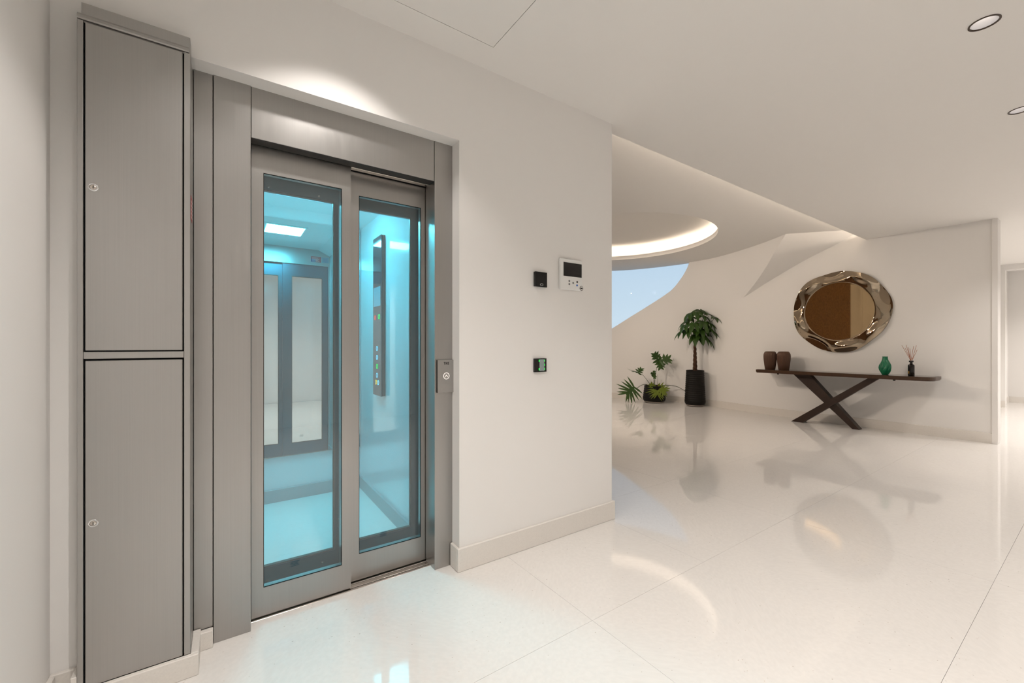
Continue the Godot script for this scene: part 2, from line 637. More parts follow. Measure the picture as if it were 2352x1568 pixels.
func make_walls() -> void:
	var st := begin()
	bx(st, -0.6, -0.38, 0, CEIL, 1.91, 2.05)
	bx(st, -0.38, 0.985, 2.2065, CEIL, 1.91, 2.05)
	bx(st, 0.985, 2.12, 0, CEIL, 1.91, 2.15)
	bx(st, 2.0, 2.12, 0, CEIL2, 2.0, 7.6)
	bx(st, -0.6, -0.5, 0, CEIL, 2.05, 3.9)
	bx(st, -0.6, 2.12, 0, CEIL, 3.8, 3.95)
	tag(build(st, "wall_front", M.paint), "off-white painted wall that the lift is set into", "wall", "", "structure")
	st = begin()
	bx(st, -0.6, -0.458, 0, CEIL, -2.4, 1.91)
	tag(build(st, "wall_left", M.paint), "bright white wall at the left edge of the picture", "wall", "", "structure")
	st = begin()
	bx(st, -0.6, 13.2, 0, CEIL, -2.55, -2.4)
	tag(build(st, "wall_back", M.paint), "white wall behind the viewer", "wall", "", "structure")
	st = begin()
	bx(st, 7.55, 13.2, 0, CEIL, 1.25, 1.4)
	tag(build(st, "wall_corridor", M.paint), "white side wall of the bright corridor on the right", "wall", "", "structure")
	st = begin()
	bx(st, 11.85, 12.0, 0, CEIL, 1.174, 1.25)
	bx(st, 11.85, 12.0, 2.532, CEIL, -2.4, 1.174)
	tag(build(st, "wall_far", M.paint), "white cross wall with a wide opening at the corridor's end", "wall", "", "structure")
	st = begin()
	bx(st, 13.0, 13.2, 0, CEIL, -2.4, 1.25)
	tag(build(st, "wall_end", M.paint), "farthest white wall seen through the corridor opening", "wall", "", "structure")
	st = begin()
	bx(st, 7.380, 7.58, 0, CEIL, 0.787, 0.834, 0.002)
	tag(build(st, "trim_3", M.paint), "full-height white jamb that ends the mirror wall on the right", "jamb", "", "structure")
	# dark wood cladding and cream trim on the end of the lift block, which the round mirror shows
	var w := box("trim_4", M.brown, null, 2.12, 2.14, 0, CEIL2, 3.70, 7.0)
	tag(w, "brown wood cladding on the back part of the lift block's end", "cladding", "", "structure")
	w = box("trim_5", M.paint, null, 2.12, 2.15, 0, CEIL2, 3.47, 3.52)
	tag(w, "cream upright strip beside the brown cladding on the lift block's end", "trim", "", "structure")


func make_baseboards() -> void:
	var st := begin()
	bx(st, 0.970, 2.138, 0, 0.12, 1.895, 1.91, 0.003)
	bx(st, 0.970, 0.985, 0, 0.12, 1.91, 1.985, 0.003)
	bx(st, 2.12, 2.138, 0, 0.12, 1.91, 3.45, 0.003)
	tag(build(st, "baseboard_front", M.skirt), "pale stone baseboard along the wall right of the lift", "baseboard", "", "structure")
	st = begin()
	bx(st, -0.4, -0.079, 0, 0.075, 1.829, 1.846, 0.002)
	bx(st, -0.103, -0.079, 0, 0.075, 1.845, 1.987, 0.002)
	bx(st, -0.081, -0.041, 0, 0.067, 1.962, 1.987, 0.002)
	bx(st, -0.4, -0.385, 0, 0.12, 1.845, 1.91, 0.002)
	tag(build(st, "baseboard_cabinet", M.skirt), "pale stone baseboard stepping round the foot of the steel cabinet", "baseboard", "", "structure")
	st = begin()
	bx(st, -0.458, -0.443, 0, 0.12, -2.4, 1.895, 0.003)
	bx(st, -0.458, -0.4, 0, 0.12, 1.895, 1.91, 0.003)
	tag(build(st, "baseboard_left", M.skirt), "pale stone baseboard of the left wall by the cabinet", "baseboard", "", "structure")
	st = begin()
	bx(st, 12.985, 13.0, 0, 0.12, -2.4, 1.25)
	bx(st, 11.835, 11.85, 0, 0.12, 1.174, 1.25)
	bx(st, 7.6, 12.98, 0, 0.12, 1.235, 1.25)
	tag(build(st, "baseboard_far", M.skirt), "pale stone baseboard in the bright corridor beyond the jamb", "baseboard", "", "structure")


const PLAN := [[7.40, 0.834], [7.40, 1.5], [7.40, 2.2], [7.40, 3.05], [7.42, 3.5], [7.47, 3.9], [7.53, 4.3], [7.54, 4.7], [7.46, 5.1], [7.35, 5.5], [7.17, 5.92], [6.91, 6.25], [6.5, 6.6], [5.9, 6.95], [5.2, 7.2], [4.4, 7.4], [3.2, 7.5], [2.0, 7.5]]
# (distance along the wall's plan, height) of the lower edge of the window
const SILL := [[3.958, 2.78], [4.0, 2.675], [4.069, 2.554], [4.156, 2.434], [4.244, 2.329], [4.332, 2.249], [4.509, 2.138], [4.692, 2.033], [5.147, 1.768], [5.567, 1.501], [6.2, 1.12]]


func curved_wall() -> void:
	# plan points with their distance along the wall
	var pl := []
	for k in PLAN:
		pl.append(P(k[0], 0, k[1]))
	var pts := []
	pts.append_array(pl.slice(0, 3))
	pts.append_array(curve(pl.slice(3), 140))
	var along := [0.0]
	for i in range(1, pts.size()):
		along.append(along[-1] + pts[i].distance_to(pts[i - 1]))
	# columns also at the ends of the window
	for s in [3.958, 3.975, 4.03, 6.2, 6.2001]:
		for i in range(1, pts.size()):
			if along[i] > s:
				if along[i] - s > 1e-5 and s - along[i - 1] > 1e-5:
					pts.insert(i, pts[i - 1].lerp(pts[i], (s - along[i - 1]) / (along[i] - along[i - 1])))
					along.insert(i, s)
				break
	var out := []
	var tops := []
	for i in pts.size():
		var d: Vector3 = pts[mini(i + 1, pts.size() - 1)] - pts[maxi(i - 1, 0)]
		out.append(Vector3(-d.z, 0, d.x).normalized() * 0.15)
		var top := CEIL2
		for k in SILL.size() - 1:
			if along[i] >= SILL[k][0] and along[i] <= SILL[k + 1][0]:
				top = lerpf(SILL[k][1], SILL[k + 1][1], (along[i] - SILL[k][0]) / (SILL[k + 1][0] - SILL[k][0]))
		tops.append(top)
	if out[5].x < 0.0:
		for i in out.size():
			out[i] = -out[i]
	var up := Vector3.UP
	var st := begin()
	for i in pts.size() - 1:
		var a: Vector3 = pts[i]
		var b: Vector3 = pts[i + 1]
		st.set_smooth_group(1)
		quad(st, a, b, b + up * tops[i + 1], a + up * tops[i], -out[i])
		st.set_smooth_group(2)
		quad(st, a + out[i], b + out[i + 1], b + out[i + 1] + up * tops[i + 1], a + out[i] + up * tops[i], out[i])
		st.set_smooth_group(-1)
		quad(st, a + up * tops[i], b + up * tops[i + 1], b + out[i + 1] + up * tops[i + 1], a + out[i] + up * tops[i], up)
	tag(build(st, "wall_right", M.paint), "off-white wall that runs straight behind the console table and curves away behind the plants", "wall", "", "structure")
	# glass in the swooping window
	st = begin()
	for i in pts.size() - 1:
		if along[i] >= 3.957 and along[i + 1] <= 6.2005:
			var a: Vector3 = pts[i] + out[i] * 0.6
			var b: Vector3 = pts[i + 1] + out[i + 1] * 0.6
			st.set_smooth_group(1)
			quad(st, a + up * (tops[i] - 0.005), b + up * (tops[i + 1] - 0.005), b + up * 2.79, a + up * 2.79, -out[i])
	var w := base("window_1", "sweeping window with pale blue sky cut high into the curved wall", "window", "", "structure")
	build(st, "pane", M.clear, w)
	# baseboard along the wall
	st = begin()
	var inn := 0.015
	for i in pts.size() - 1:
		if pts[i].x < 2.3:
			break
		var a: Vector3 = pts[i] - out[i] / 0.15 * inn
		var b: Vector3 = pts[i + 1] - out[i + 1] / 0.15 * inn
		st.set_smooth_group(1)
		quad(st, a, b, b + up * 0.117, a + up * 0.117, -out[i])
		st.set_smooth_group(-1)
		quad(st, a + up * 0.117, b + up * 0.117, pts[i + 1] + up * 0.12, pts[i] + up * 0.12, up)
	tag(build(st, "baseboard_right", M.skirt), "pale stone baseboard following the curved wall behind the plants and console", "baseboard", "", "structure")
	# the folded sail between the curved wall and the ceiling
	var q := P(7.40, 2.78, 1.985)
	var p1 := P(6.76, 2.78, 2.753)
	var fold := curve([p1, P(6.97, 2.579, 2.998), P(7.08, 2.421, 3.147), P(7.25, 2.202, 3.395), P(7.447, 1.975, 3.70)], 24)
	var low := curve([q, P(7.40, 2.721, 2.173), P(7.40, 2.635, 2.338), P(7.40, 2.565, 2.511), P(7.40, 2.491, 2.693), P(7.40, 2.403, 2.881), P(7.402, 2.299, 3.081), P(7.411, 2.192, 3.294), P(7.425, 2.067, 3.52), P(7.447, 1.975, 3.70)], 32)
	var high := []
	for k in 9:
		high.append(q.lerp(p1, k / 8.0))
	high.append_array(fold.slice(1))
	var rows := []
	for k in 33:
		var r := []
		for j in 9:
			var a: Vector3 = high[k]
			var b: Vector3 = low[k]
			r.append(a.lerp(b, j / 8.0))
		rows.append(r)
	st = begin()
	sheet(st, rows, func(_p): return Vector3(-0.8, -0.4, 0.45), 3)
	rows = []
	for k in 25:
		var r := []
		var f: Vector3 = fold[k]
		var far := lerpf(3.80, 4.45, pow(1.0 - k / 24.0, 0.7))
		var off := wall_u(pts, -f.z) - f.x
		for j in 25:
			var t := j / 24.0
			var v := lerpf(-f.z, far, t)
			r.append(P(wall_u(pts, v) - off * (1.0 - t) * (1.0 - t), f.y, v))
		rows.append(r)
	sheet(st, rows, func(_p): return Vector3(-0.8, -0.1, -0.4), 4)
	tag(build(st, "wall_fold", M.paint), "folded triangular sail of plaster where the curved wall meets the ceiling above the mirror", "wall", "", "structure")


func wall_u(pts: Array, v: float) -> float:
	for i in range(1, pts.size()):
		if -pts[i].z >= v:
			return lerpf(pts[i - 1].x, pts[i].x, (v + pts[i - 1].z) / (pts[i - 1].z - pts[i].z))
	return pts[-1].x


# ------------------------------------------------------------------ lift

# a rectangle of four bars with mitre-free joints
func frame_bars(st: SurfaceTool, u0: float, u1: float, y0: float, y1: float, a0: float, a1: float, b0: float, b1: float, v0: float, v1: float, ch := 0.0015) -> void:
	# outer u0..u1, y0..y1; opening a0..a1, b0..b1
	bx(st, u0, a0, y0, y1, v0, v1, ch)
	bx(st, a1, u1, y0, y1, v0, v1, ch)
	bx(st, a0, a1, y0, b0, v0, v1, 0.0)
	bx(st, a0, a1, b1, y1, v0, v1, 0.0)


func glass_mark(parent: Node, u: float, y: float, v: float) -> void:
	# the small etched stamp of the glass maker: five lines too small to read
	var st := begin()
	for k in 4:
		bx(st, u - 0.018 + 0.004 * (k % 2), u + 0.018 - 0.003 * (k % 3), y + 0.006 * k, y + 0.006 * k + 0.002, v - 0.0006, v)
	build(st, "etched_mark", M.mark, parent)


func make_entrance() -> void:
	M.mark = mat(Color(0.12, 0.30, 0.36), 0.6)
	var e := base("lift_entrance", "brushed steel lift entrance with two glazed sliding doors glowing turquoise", "lift entrance")
	box("side_strip", M.steel, e, -0.1015, -0.0420, 0.066, 2.2065, 1.990, 2.03, 0.001)
	box("side_post", M.steel, e, -0.0400, 0.0830, 0.0, 2.2065, 1.986, 2.17, 0.0012)
	box("joint", M.gap, e, -0.0420, -0.0400, 0.066, 2.2065, 1.996, 2.03)
	box("header", M.steel, e, 0.0845, 0.8825, 2.0005, 2.2065, 1.990, 2.048, 0.0012)
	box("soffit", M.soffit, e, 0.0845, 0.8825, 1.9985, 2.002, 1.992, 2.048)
	box("soffit_bar", M.steel_edge, e, 0.492, 0.8835, 2.004, 2.10, 2.068, 2.098, 0.0015)
	box("joint", M.gap, e, 0.083, 0.8995, 2.006, 2.2, 2.049, 2.066)
	box("joint", M.gap, e, 0.083, 0.8995, 2.008, 2.2, 2.0985, 2.16)
	box("joint", M.gap, e, 0.0830, 0.0845, 2.0, 2.2065, 1.993, 2.04)
	box("joint", M.gap, e, 0.8825, 0.8845, 2.0, 2.2065, 1.993, 2.04)
	box("side_post", M.steel, e, 0.8845, 0.985, 0.0, 2.2065, 1.989, 2.105, 0.0012)
	box("jamb_lining", M.steel_dark, e, 0.8995, 0.985, 0.0, 2.2065, 2.106, 2.17)
	# sill with two guide grooves
	box("sill_bed", M.gap, e, 0.083, 0.90, -0.03, -0.010, 2.045, 2.165)
	box("sill", M.steel_edge, e, 0.083, 0.90, -0.010, 0.0012, 2.0452, 2.060, 0.0006)
	box("sill", M.steel_edge, e, 0.083, 0.90, -0.010, 0.0012, 2.0655, 2.092, 0.0006)
	box("sill", M.steel_edge, e, 0.083, 0.90, -0.010, 0.0012, 2.0965, 2.115, 0.0006)
	box("sill", M.steel_edge, e, 0.083, 0.90, -0.010, 0.0012, 2.119, 2.16, 0.0006)
	# doors
	for k in 2:
		var u0 := 0.0875 if k == 0 else 0.452
		var u1 := 0.489 if k == 0 else 0.898
		var a0 := 0.1315 if k == 0 else 0.5385
		var a1 := 0.4485 if k == 0 else 0.8590
		var b0 := 0.1245 if k == 0 else 0.1310
		var b1 := 1.891
		var v0 := 2.061 if k == 0 else 2.111
		var st := begin()
		frame_bars(st, u0, u1, 0.006, 2.003, a0, a1, b0, b1, v0, v0 + 0.034, 0.0)
		var leaf := build(st, "sliding_door", M.steel, e)
		leaf.set_meta("label", ["front sliding door leaf on the left", "rear sliding door leaf on the right"][k])
		st = begin()
		var g := 0.0022
		frame_bars(st, a0, a1, b0, b1, a0 + g, a1 - g, b0 + g, b1 - g, v0 + 0.0005, v0 + 0.0045, 0.0)
		build(st, "gasket", M.gap, leaf)
		box("glass_pane", M.glass, leaf, a0 + g, a1 - g, b0 + g, b1 - g, v0 + 0.006, v0 + 0.0145)
		glass_mark(leaf, lerpf(a0, a1, 0.38), b0 + 0.055, v0 + 0.0055)
	# call plate on the right post
	var c := base("call_panel", "small brushed steel call plate with a glowing ringed up arrow on the right door post", "call panel")
	box("body", M.steel_dark, c, 0.8945, 0.9865, 0.9115, 1.0795, 1.9785, 1.9895)
	box("face_plate", M.steel, c, 0.8955, 0.9890, 0.9105, 1.0805, 1.9755, 1.979, 0.0008)
	var st2 := begin()
	lathe(st2, P(0.944, 0.997, 1.9757), [Vector2(0.0175, -0.001), Vector2(0.0175, 0.001), Vector2(0.0145, 0.001), Vector2(0.0145, -0.001)], 48, Basis(Vector3.RIGHT, PI / 2))
	build(st2, "ring_light", M.ring, c)
	st2 = begin()
	for s in [-1.0, 1.0]:
		prism(st2, [P(0.944, 1.004, 1.9758), P(0.944, 0.9995, 1.9758), P(0.944 + 0.0085 * s, 0.9885, 1.9758), P(0.944 + 0.0085 * s, 0.993, 1.9758)], Vector3(0, 0, 0.0014))
	build(st2, "arrow", M.ring, c)
	lettering(c, "TKE", P(0.9445, 1.0625, 1.9754), 0.013, M.black)


func lettering(parent: Node, text: String, at: Vector3, high: float, m: Material, turn := 0.0) -> MeshInstance3D:
	var t := TextMesh.new()
	t.text = text
	var f := SystemFont.new()
	f.font_names = PackedStringArray(["Droid Sans"])
	f.font_weight = 700
	t.font = f
	t.font_size = 64
	t.pixel_size = high / 46.0
	t.depth = 0.0008
	var o := place(t, "lettering", m, parent)
	o.position = at
	o.rotation.y = turn
	return o


func make_cabin() -> void:
	var c := base("lift_cabin", "glossy pale lift cabin with mirrored back wall behind the glass doors", "lift cabin")
	box("cabin_floor", M.floor, c, -0.05, 0.91, -0.03, 0.0, 2.255, 3.52)
	box("cabin_sill", M.steel_edge, c, 0.06, 0.91, -0.03, 0.001, 2.175, 2.255)
	box("side_wall", M.laminate, c, 0.91, 0.945, -0.03, 2.19, 2.18, 3.56)
	box("side_wall", M.laminate, c, -0.085, -0.05, -0.03, 2.19, 2.18, 3.56)
	box("back_wall", M.laminate, c, -0.05, 0.91, -0.03, 2.19, 3.52, 3.56)
	box("cabin_ceiling", M.laminate_matt, c, -0.05, 0.91, 2.15, 2.19, 2.18, 3.52)
	var st := begin()
	prism(st, [P(-0.05, 2.15, 3.40), P(-0.05, 2.15, 3.52), P(-0.05, 2.095, 3.52)], Vector3(0.96, 0, 0))
	build(st, "cornice", M.laminate_matt, c)
	st = begin()
	prism(st, [P(0.80, 2.15, 2.26), P(0.91, 2.15, 2.26), P(0.91, 2.095, 2.26)], Vector3(0, 0, -1.26))
	build(st, "cornice", M.laminate_matt, c)
	st = begin()
	prism(st, [P(0.06, 2.15, 2.26), P(-0.05, 2.15, 2.26), P(-0.05, 2.095, 2.26)], Vector3(0, 0, -1.26))
	build(st, "cornice", M.laminate_matt, c)
	box("mirror", M.mirror, c, -0.045, 0.905, 0.335, 2.092, 3.508, 3.52)
	box("mirror_edge", M.steel_edge, c, -0.045, 0.905, 0.329, 0.3345, 3.505, 3.52)
	box("skirting", M.skirt_car, c, -0.05, 0.91, 0.0, 0.094, 3.502, 3.52, 0.001)
	box("skirting", M.skirt_car, c, 0.893, 0.91, 0.0, 0.094, 2.26, 3.502, 0.001)
	box("skirting", M.skirt_car, c, -0.05, -0.033, 0.0, 0.094, 2.26, 3.502, 0.001)
	box("front_header", M.steel_in, c, -0.05, 0.91, 1.985, 2.15, 2.245, 2.262, 0.001)
	box("front_panel", M.steel_in, c, -0.05, 0.075, 0.0, 1.985, 2.245, 2.262, 0.001)
	box("front_panel", M.steel_in, c, 0.897, 0.91, 0.0, 1.985, 2.245, 2.262, 0.001)
	for k in 2:
		var u0 := 0.0775 if k == 0 else 0.472
		var u1 := 0.492 if k == 0 else 0.896
		var a0 := 0.128 if k == 0 else 0.552
		var a1 := 0.4405 if k == 0 else 0.8450
		var v0 := 2.182 if k == 0 else 2.212
		st = begin()
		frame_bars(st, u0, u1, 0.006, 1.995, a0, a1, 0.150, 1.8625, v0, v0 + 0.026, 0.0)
		var leaf := build(st, "cabin_door", M.steel_car_shaded, c)
		st = begin()
		var rim := 0.006
		frame_bars(st, a0, a1, 0.150, 1.8625, a0 + rim, a1 - rim, 0.156, 1.8565, v0 + 0.003, v0 + 0.023, 0.0)
		build(st, "gasket", M.steel_dark, leaf)
		st = begin()
		quad(st, P(a0 + rim, 0.156, v0 + 0.012), P(a1 - rim, 0.156, v0 + 0.012), P(a1 - rim, 1.8565, v0 + 0.012), P(a0 + rim, 1.8565, v0 + 0.012), Vector3(0, 0, 1))
		build(st, "glass_pane", M.glass, leaf)
	# bolts of the door backs, seen through the landing glass
	for p in [[0.16, 1.875], [0.37, 1.875], [0.155, 0.09], [0.385, 0.105], [0.46, 0.30], [0.46, 0.20]]:
		st = begin()
		lathe(st, P(p[0], p[1], 2.1825), [Vector2(0.0, 0.004), Vector2(0.004, 0.003), Vector2(0.006, 0.0)], 12, Basis(Vector3.RIGHT, PI / 2))
		build(st, "bolt", M.steel_edge, c)
	# notices above the door, seen in the mirror
	for k in 2:
		var a := 0.728 if k == 0 else 0.832
		st = begin()
		bx(st, a, a + (0.098 if k == 0 else 0.07), 2.022, 2.080, 2.2625, 2.2640)
		var n := build(st, "notice", M.notice_red if k == 0 else M.notice_blue, c)
		if k == 0:
			box("corner_print", M.notice_navy, n, a, a + 0.045, 2.022, 2.055, 2.2640, 2.2643)
		st = begin()
		for r in 4:
			bx(st, a + 0.012, a + (0.08 - 0.012 * (r % 2) if k == 0 else 0.055), 2.030 + 0.011 * r, 2.033 + 0.011 * r, 2.2643, 2.2647)
		build(st, "print", M.white if k == 0 else M.notice_navy, n)
	# lamp in the cabin ceiling
	var l := base("cabin_light", "rectangular white light panel in the lift cabin ceiling", "ceiling light")
	st = begin()
	frame_bars(st, 0.255, 0.575, 2.142, 2.15, 0.27, 0.56, 2.142, 2.15, 2.80, 3.13, 0.0)
	st = begin()
	bx(st, 0.255, 0.27, 2.142, 2.1495, 2.80, 3.13)
	bx(st, 0.56, 0.575, 2.142, 2.1495, 2.80, 3.13)
	bx(st, 0.27, 0.56, 2.142, 2.1495, 2.80, 2.815)
	bx(st, 0.27, 0.56, 2.142, 2.1495, 3.115, 3.13)
	build(st, "frame", M.white, l)
	box("light_panel", M.cabin_lamp, l, 0.27, 0.56, 2.1455, 2.1495, 2.815, 3.115)
	area(l, P(0.415, 2.140, 2.965), Vector3.DOWN, Vector3.RIGHT, Vector2(0.28, 0.29), Color(0.40, 0.905, 1.0), 1.85)
	# control column
	var k2 := box("button_column", M.steel_dark, c, 0.885, 0.9095, 0.803, 1.917, 2.868, 3.060, 0.002)
	box("glass_face", M.panel_glass, k2, 0.880, 0.885, 0.800, 1.920, 2.866, 3.062, 0.002)
	box("display", M.display, k2, 0.8790, 0.8802, 1.43, 1.565, 2.885, 3.045)
	var xr := Basis(Vector3(0, 0, 1), PI / 2)
	var bl := [[2.915, 1.354, M.green_ring], [3.005, 1.352, M.red_ring]]
	for r in 4:
		bl.append([2.962, 1.132 - 0.063 * r, M.green_ring if r == 2 else M.blue_ring])
	bl.append([2.985, 0.893, M.yellow_ring])
	bl.append([2.935, 0.893, M.blue_ring])
	for b in bl:
		st = begin()
		lathe(st, P(0.8798, b[1], b[0]), [Vector2(0.017, -0.001), Vector2(0.017, 0.0025), Vector2(0.013, 0.0025), Vector2(0.013, -0.001)], 32, xr)
		build(st, "button_ring", b[2], k2)
		st = begin()
		lathe(st, P(0.8798, b[1], b[0]), [Vector2(0.0, 0.0015), Vector2(0.012, 0.0015), Vector2(0.012, -0.001)], 24, xr)
		build(st, "button", M.steel_in, k2)


func make_cabinet() -> void:
	var c := base("control_cabinet", "tall brushed steel control cabinet with two locked doors left of the lift", "cabinet")
	box("body", M.gap, c, -0.382, -0.105, 0.075, 2.18, 1.856, 1.985)
	box("side_panel", M.steel, c, -0.1055, -0.1030, 0.0755, 2.181, 1.848, 1.988)
	box("side_panel", M.steel, c, -0.3845, -0.382, 0.0755, 2.181, 1.848, 1.909)
	box("stile", M.steel, c, -0.3845, -0.3708, 0.0755, 2.181, 1.8445, 1.858, 0.001)
	box("stile", M.steel, c, -0.1205, -0.1030, 0.0755, 2.181, 1.8445, 1.858, 0.001)
	box("cross_rail", M.steel, c, -0.3705, -0.1208, 1.1145, 1.1365, 1.8455, 1.858, 0.001)
	box("top_flange", M.steel, c, -0.376, -0.104, 2.18, 2.2415, 1.853, 1.909, 0.0008)
	var st := begin()
	# rounded cap along the top of the doors
	var prof := [[2.183, 1.844], [2.183, 1.853], [2.206, 1.853], [2.203, 1.848], [2.196, 1.8435], [2.188, 1.8425]]
	var ring := []
	for p in prof:
		ring.append(P(-0.3845, p[0], p[1]))
	prism(st, ring, Vector3(0.278, 0, 0))
	build(st, "top_cap", M.steel, c)
	for k in 2:
		var d := box("door", M.steel, c, -0.3668, -0.1245, 1.1405 if k == 0 else 0.0755, 2.1785 if k == 0 else 1.1085, 1.8455, 1.857, 0.0016)
		d.set_meta("label", ["upper cabinet door", "lower cabinet door"][k])
		var y := 1.660 if k == 0 else 0.592
		st = begin()
		lathe(st, P(-0.348, y, 1.8457), [Vector2(0.0125, -0.001), Vector2(0.0125, 0.0012), Vector2(0.0110, 0.0024), Vector2(0.0085, 0.0022), Vector2(0.0080, 0.0)], 40, Basis(Vector3.RIGHT, PI / 2))
		build(st, "lock_ring", M.chrome, d)
		st = begin()
		lathe(st, P(-0.348, y, 1.8457), [Vector2(0.0078, -0.001), Vector2(0.0078, 0.0012), Vector2(0.0070, 0.0018), Vector2(0.0, 0.0018)], 32, Basis(Vector3.RIGHT, PI / 2))
		build(st, "lock", M.steel_edge, d)
		box("keyhole", M.gap, d, -0.3490, -0.3470, y - 0.0045, y + 0.0045, 1.8432, 1.8440)
	# red sign on the side that faces the lift
	box("warning_sign", M.red, c, -0.1029, -0.1020, 1.605, 1.69, 1.865, 1.925)
	st = begin()
	for k in 5:
		bx(st, -0.1020, -0.1017, 1.615 + 0.014 * k, 1.620 + 0.014 * k, 1.872, 1.918)
	build(st, "sign_print", M.white, c)


func wall_devices() -> void:
	var t := base("thermostat", "square black glossy thermostat on the wall beside the white intercom", "thermostat")
	box("body", M.black, t, 1.4625, 1.5505, 1.4955, 1.5795, 1.897, 1.9095, 0.002)
	box("glass_face", M.black_gloss, t, 1.461, 1.552, 1.494, 1.581, 1.893, 1.897, 0.002)
	var st := begin()
	var ring := []
	for k in 33:
		var a := TAU * k / 32.0
		var x := 0.011 * cos(a)
		ring.append(P(1.510 + signf(x) * minf(absf(x), 0.0095) * 1.05, 1.5075 + 0.0058 * sin(a), 1.8926))
	tube(st, ring, ring.map(func(_p): return 0.0008), 6, false)
	build(st, "symbol", M.white, t)
	var i := base("intercom", "white video intercom with black screen and small buttons on the wall", "intercom")
	box("body", M.white, i, 1.652, 1.832, 1.493, 1.6805, 1.889, 1.9095, 0.004)
	box("screen", M.black_gloss, i, 1.6745, 1.8245, 1.5745, 1.658, 1.8878, 1.8900, 0.0008)
	var fr := Basis(Vector3.RIGHT, PI / 2)
	var bs := [[1.721, 1.5465, M.grey], [1.721, 1.5275, M.grey], [1.753, 1.537, M.grey], [1.786, 1.5455, M.black], [1.785, 1.5245, M.blue]]
	for b in bs:
		st = begin()
		lathe(st, P(b[0], b[1], 1.8888), [Vector2(0.0062, -0.001), Vector2(0.0062, 0.001), Vector2(0.0, 0.0014)], 24, fr)
		build(st, "button", b[2], i)
	st = begin()
	lathe(st, P(1.822, 1.509, 1.8888), [Vector2(0.0145, -0.001), Vector2(0.0145, 0.0006), Vector2(0.0, 0.0006)], 32, fr)
	var sk := build(st, "round_sticker", M.sticker, i)
	st = begin()
	lathe(st, P(1.822, 1.509, 1.8881), [Vector2(0.0118, -0.0002), Vector2(0.0118, 0.0003), Vector2(0.0, 0.0003)], 32, fr)
	build(st, "sticker_face", M.white, sk)
	box("sticker_sign", M.black, sk, 1.8125, 1.8305, 1.505, 1.513, 1.8873, 1.8878)
	var s := base("switch", "black wall switch with glowing green edges round a grey paddle", "switch")
	box("body", M.black, s, 1.461, 1.5485, 1.001, 1.0795, 1.897, 1.9095, 0.0015)
	box("frame", M.black_gloss, s, 1.461, 1.5485, 1.001, 1.0795, 1.8945, 1.8972, 0.001)
	box("paddle", M.paddle, s, 1.494, 1.530, 1.007, 1.0745, 1.8915, 1.8945, 0.001)
	for p in [[1.492, 1.018], [1.492, 1.066], [1.5315, 1.018], [1.5315, 1.042], [1.5315, 1.066]]:
		st = begin()
		bx(st, p[0] - 0.0022, p[0] + 0.0022, p[1] - 0.006, p[1] + 0.006, 1.8925, 1.8945)
		build(st, "green_light", M.green_led, s)


# ------------------------------------------------------------------ console, mirror, vases

func console_table() -> void:
	var t := base("console_table", "long dark wood console table on crossed slab legs below the round mirror", "console table")
	var st := begin()
	# the top's outline, its front corner at the right end cut round
	var o := [P(6.97, 0.715, 3.270), P(7.365, 0.715, 3.270), P(7.365, 0.715, 1.262), P(7.35, 0.715, 1.245), P(7.10, 0.715, 1.245)]
	for k in range(1, 9):
		o.append(P(7.10 - 0.13 * sin(PI / 16 * k), 0.715, 1.375 - 0.13 * cos(PI / 16 * k)))
	var body := []
	for p in o:
		body.append(Vector3((p.x - 7.1675) * 0.985 + 7.1675, p.y, (p.z + 2.2575) * 0.992 - 2.2575))
	prism(st, body, Vector3(0, 0.014, 0))
	var mid := []
	for p in o:
		mid.append(p + Vector3(0, 0.012, 0))
	prism(st, mid, Vector3(0, 0.036, 0))
	build(st, "table_top", M.wood, t)
	st = begin()
	var inset := []
	for p in o:
		inset.append(Vector3((p.x - 7.1675) * 0.93 + 7.1675, 0.7625, (p.z + 2.2575) * 0.985 - 2.2575))
	prism(st, inset, Vector3(0, 0.003, 0))
	build(st, "top_inlay", M.stone_top, t)
	# leg one: from upper left to lower right
	st = begin()
	prism(st, [P(7.09, 0.0, 2.065), P(7.09, 0.0, 1.985), P(7.09, 0.716, 2.575), P(7.09, 0.716, 2.790)], Vector3(0.11, 0, 0))
	build(st, "leg", M.leg, t)
	st = begin()
	prism(st, [P(7.05, 0.0, 2.800), P(7.05, 0.0, 2.650), P(7.05, 0.716, 1.765), P(7.05, 0.716, 1.880)], Vector3(0.04, 0, 0))
	prism(st, [P(7.09, 0.0, 2.790), P(7.09, 0.0, 2.665), P(7.09, 0.716, 1.785), P(7.09, 0.716, 1.860)], Vector3(0.13, 0, 0))
	build(st, "leg", M.leg, t)
	for v in [1.62, 2.98]:
		st = begin()
		lathe(st, P(7.05, 0.695, v), [Vector2(0.0, 0.0), Vector2(0.012, 0.003), Vector2(0.014, 0.012), Vector2(0.008, 0.021)], 20)
		build(st, "foot_knob", M.gap, t)


func ribbed_vase(called: String, label: String, at: Vector3) -> void:
	var st := begin()
	var prof := []
	for q in [[0.0, 0.0], [0.066, 0.0], [0.070, 0.005], [0.080, 0.08], [0.089, 0.16], [0.091, 0.21], [0.088, 0.245], [0.078, 0.272], [0.066, 0.285], [0.060, 0.286], [0.060, 0.27], [0.07, 0.2], [0.0, 0.2]]:
		prof.append(Vector2(q[0], q[1]))
	lathe(st, at, prof, 240, Basis.IDENTITY, func(r, y, a): return r if y < 0.004 or y > 0.262 or r < 0.0601 else r * (1.0 + 0.07 * (absf(cos(a * 15.0)) - 0.7)))
	tag(build(st, called, M.ribbed), label, "vase", "ribbed vases on the console")


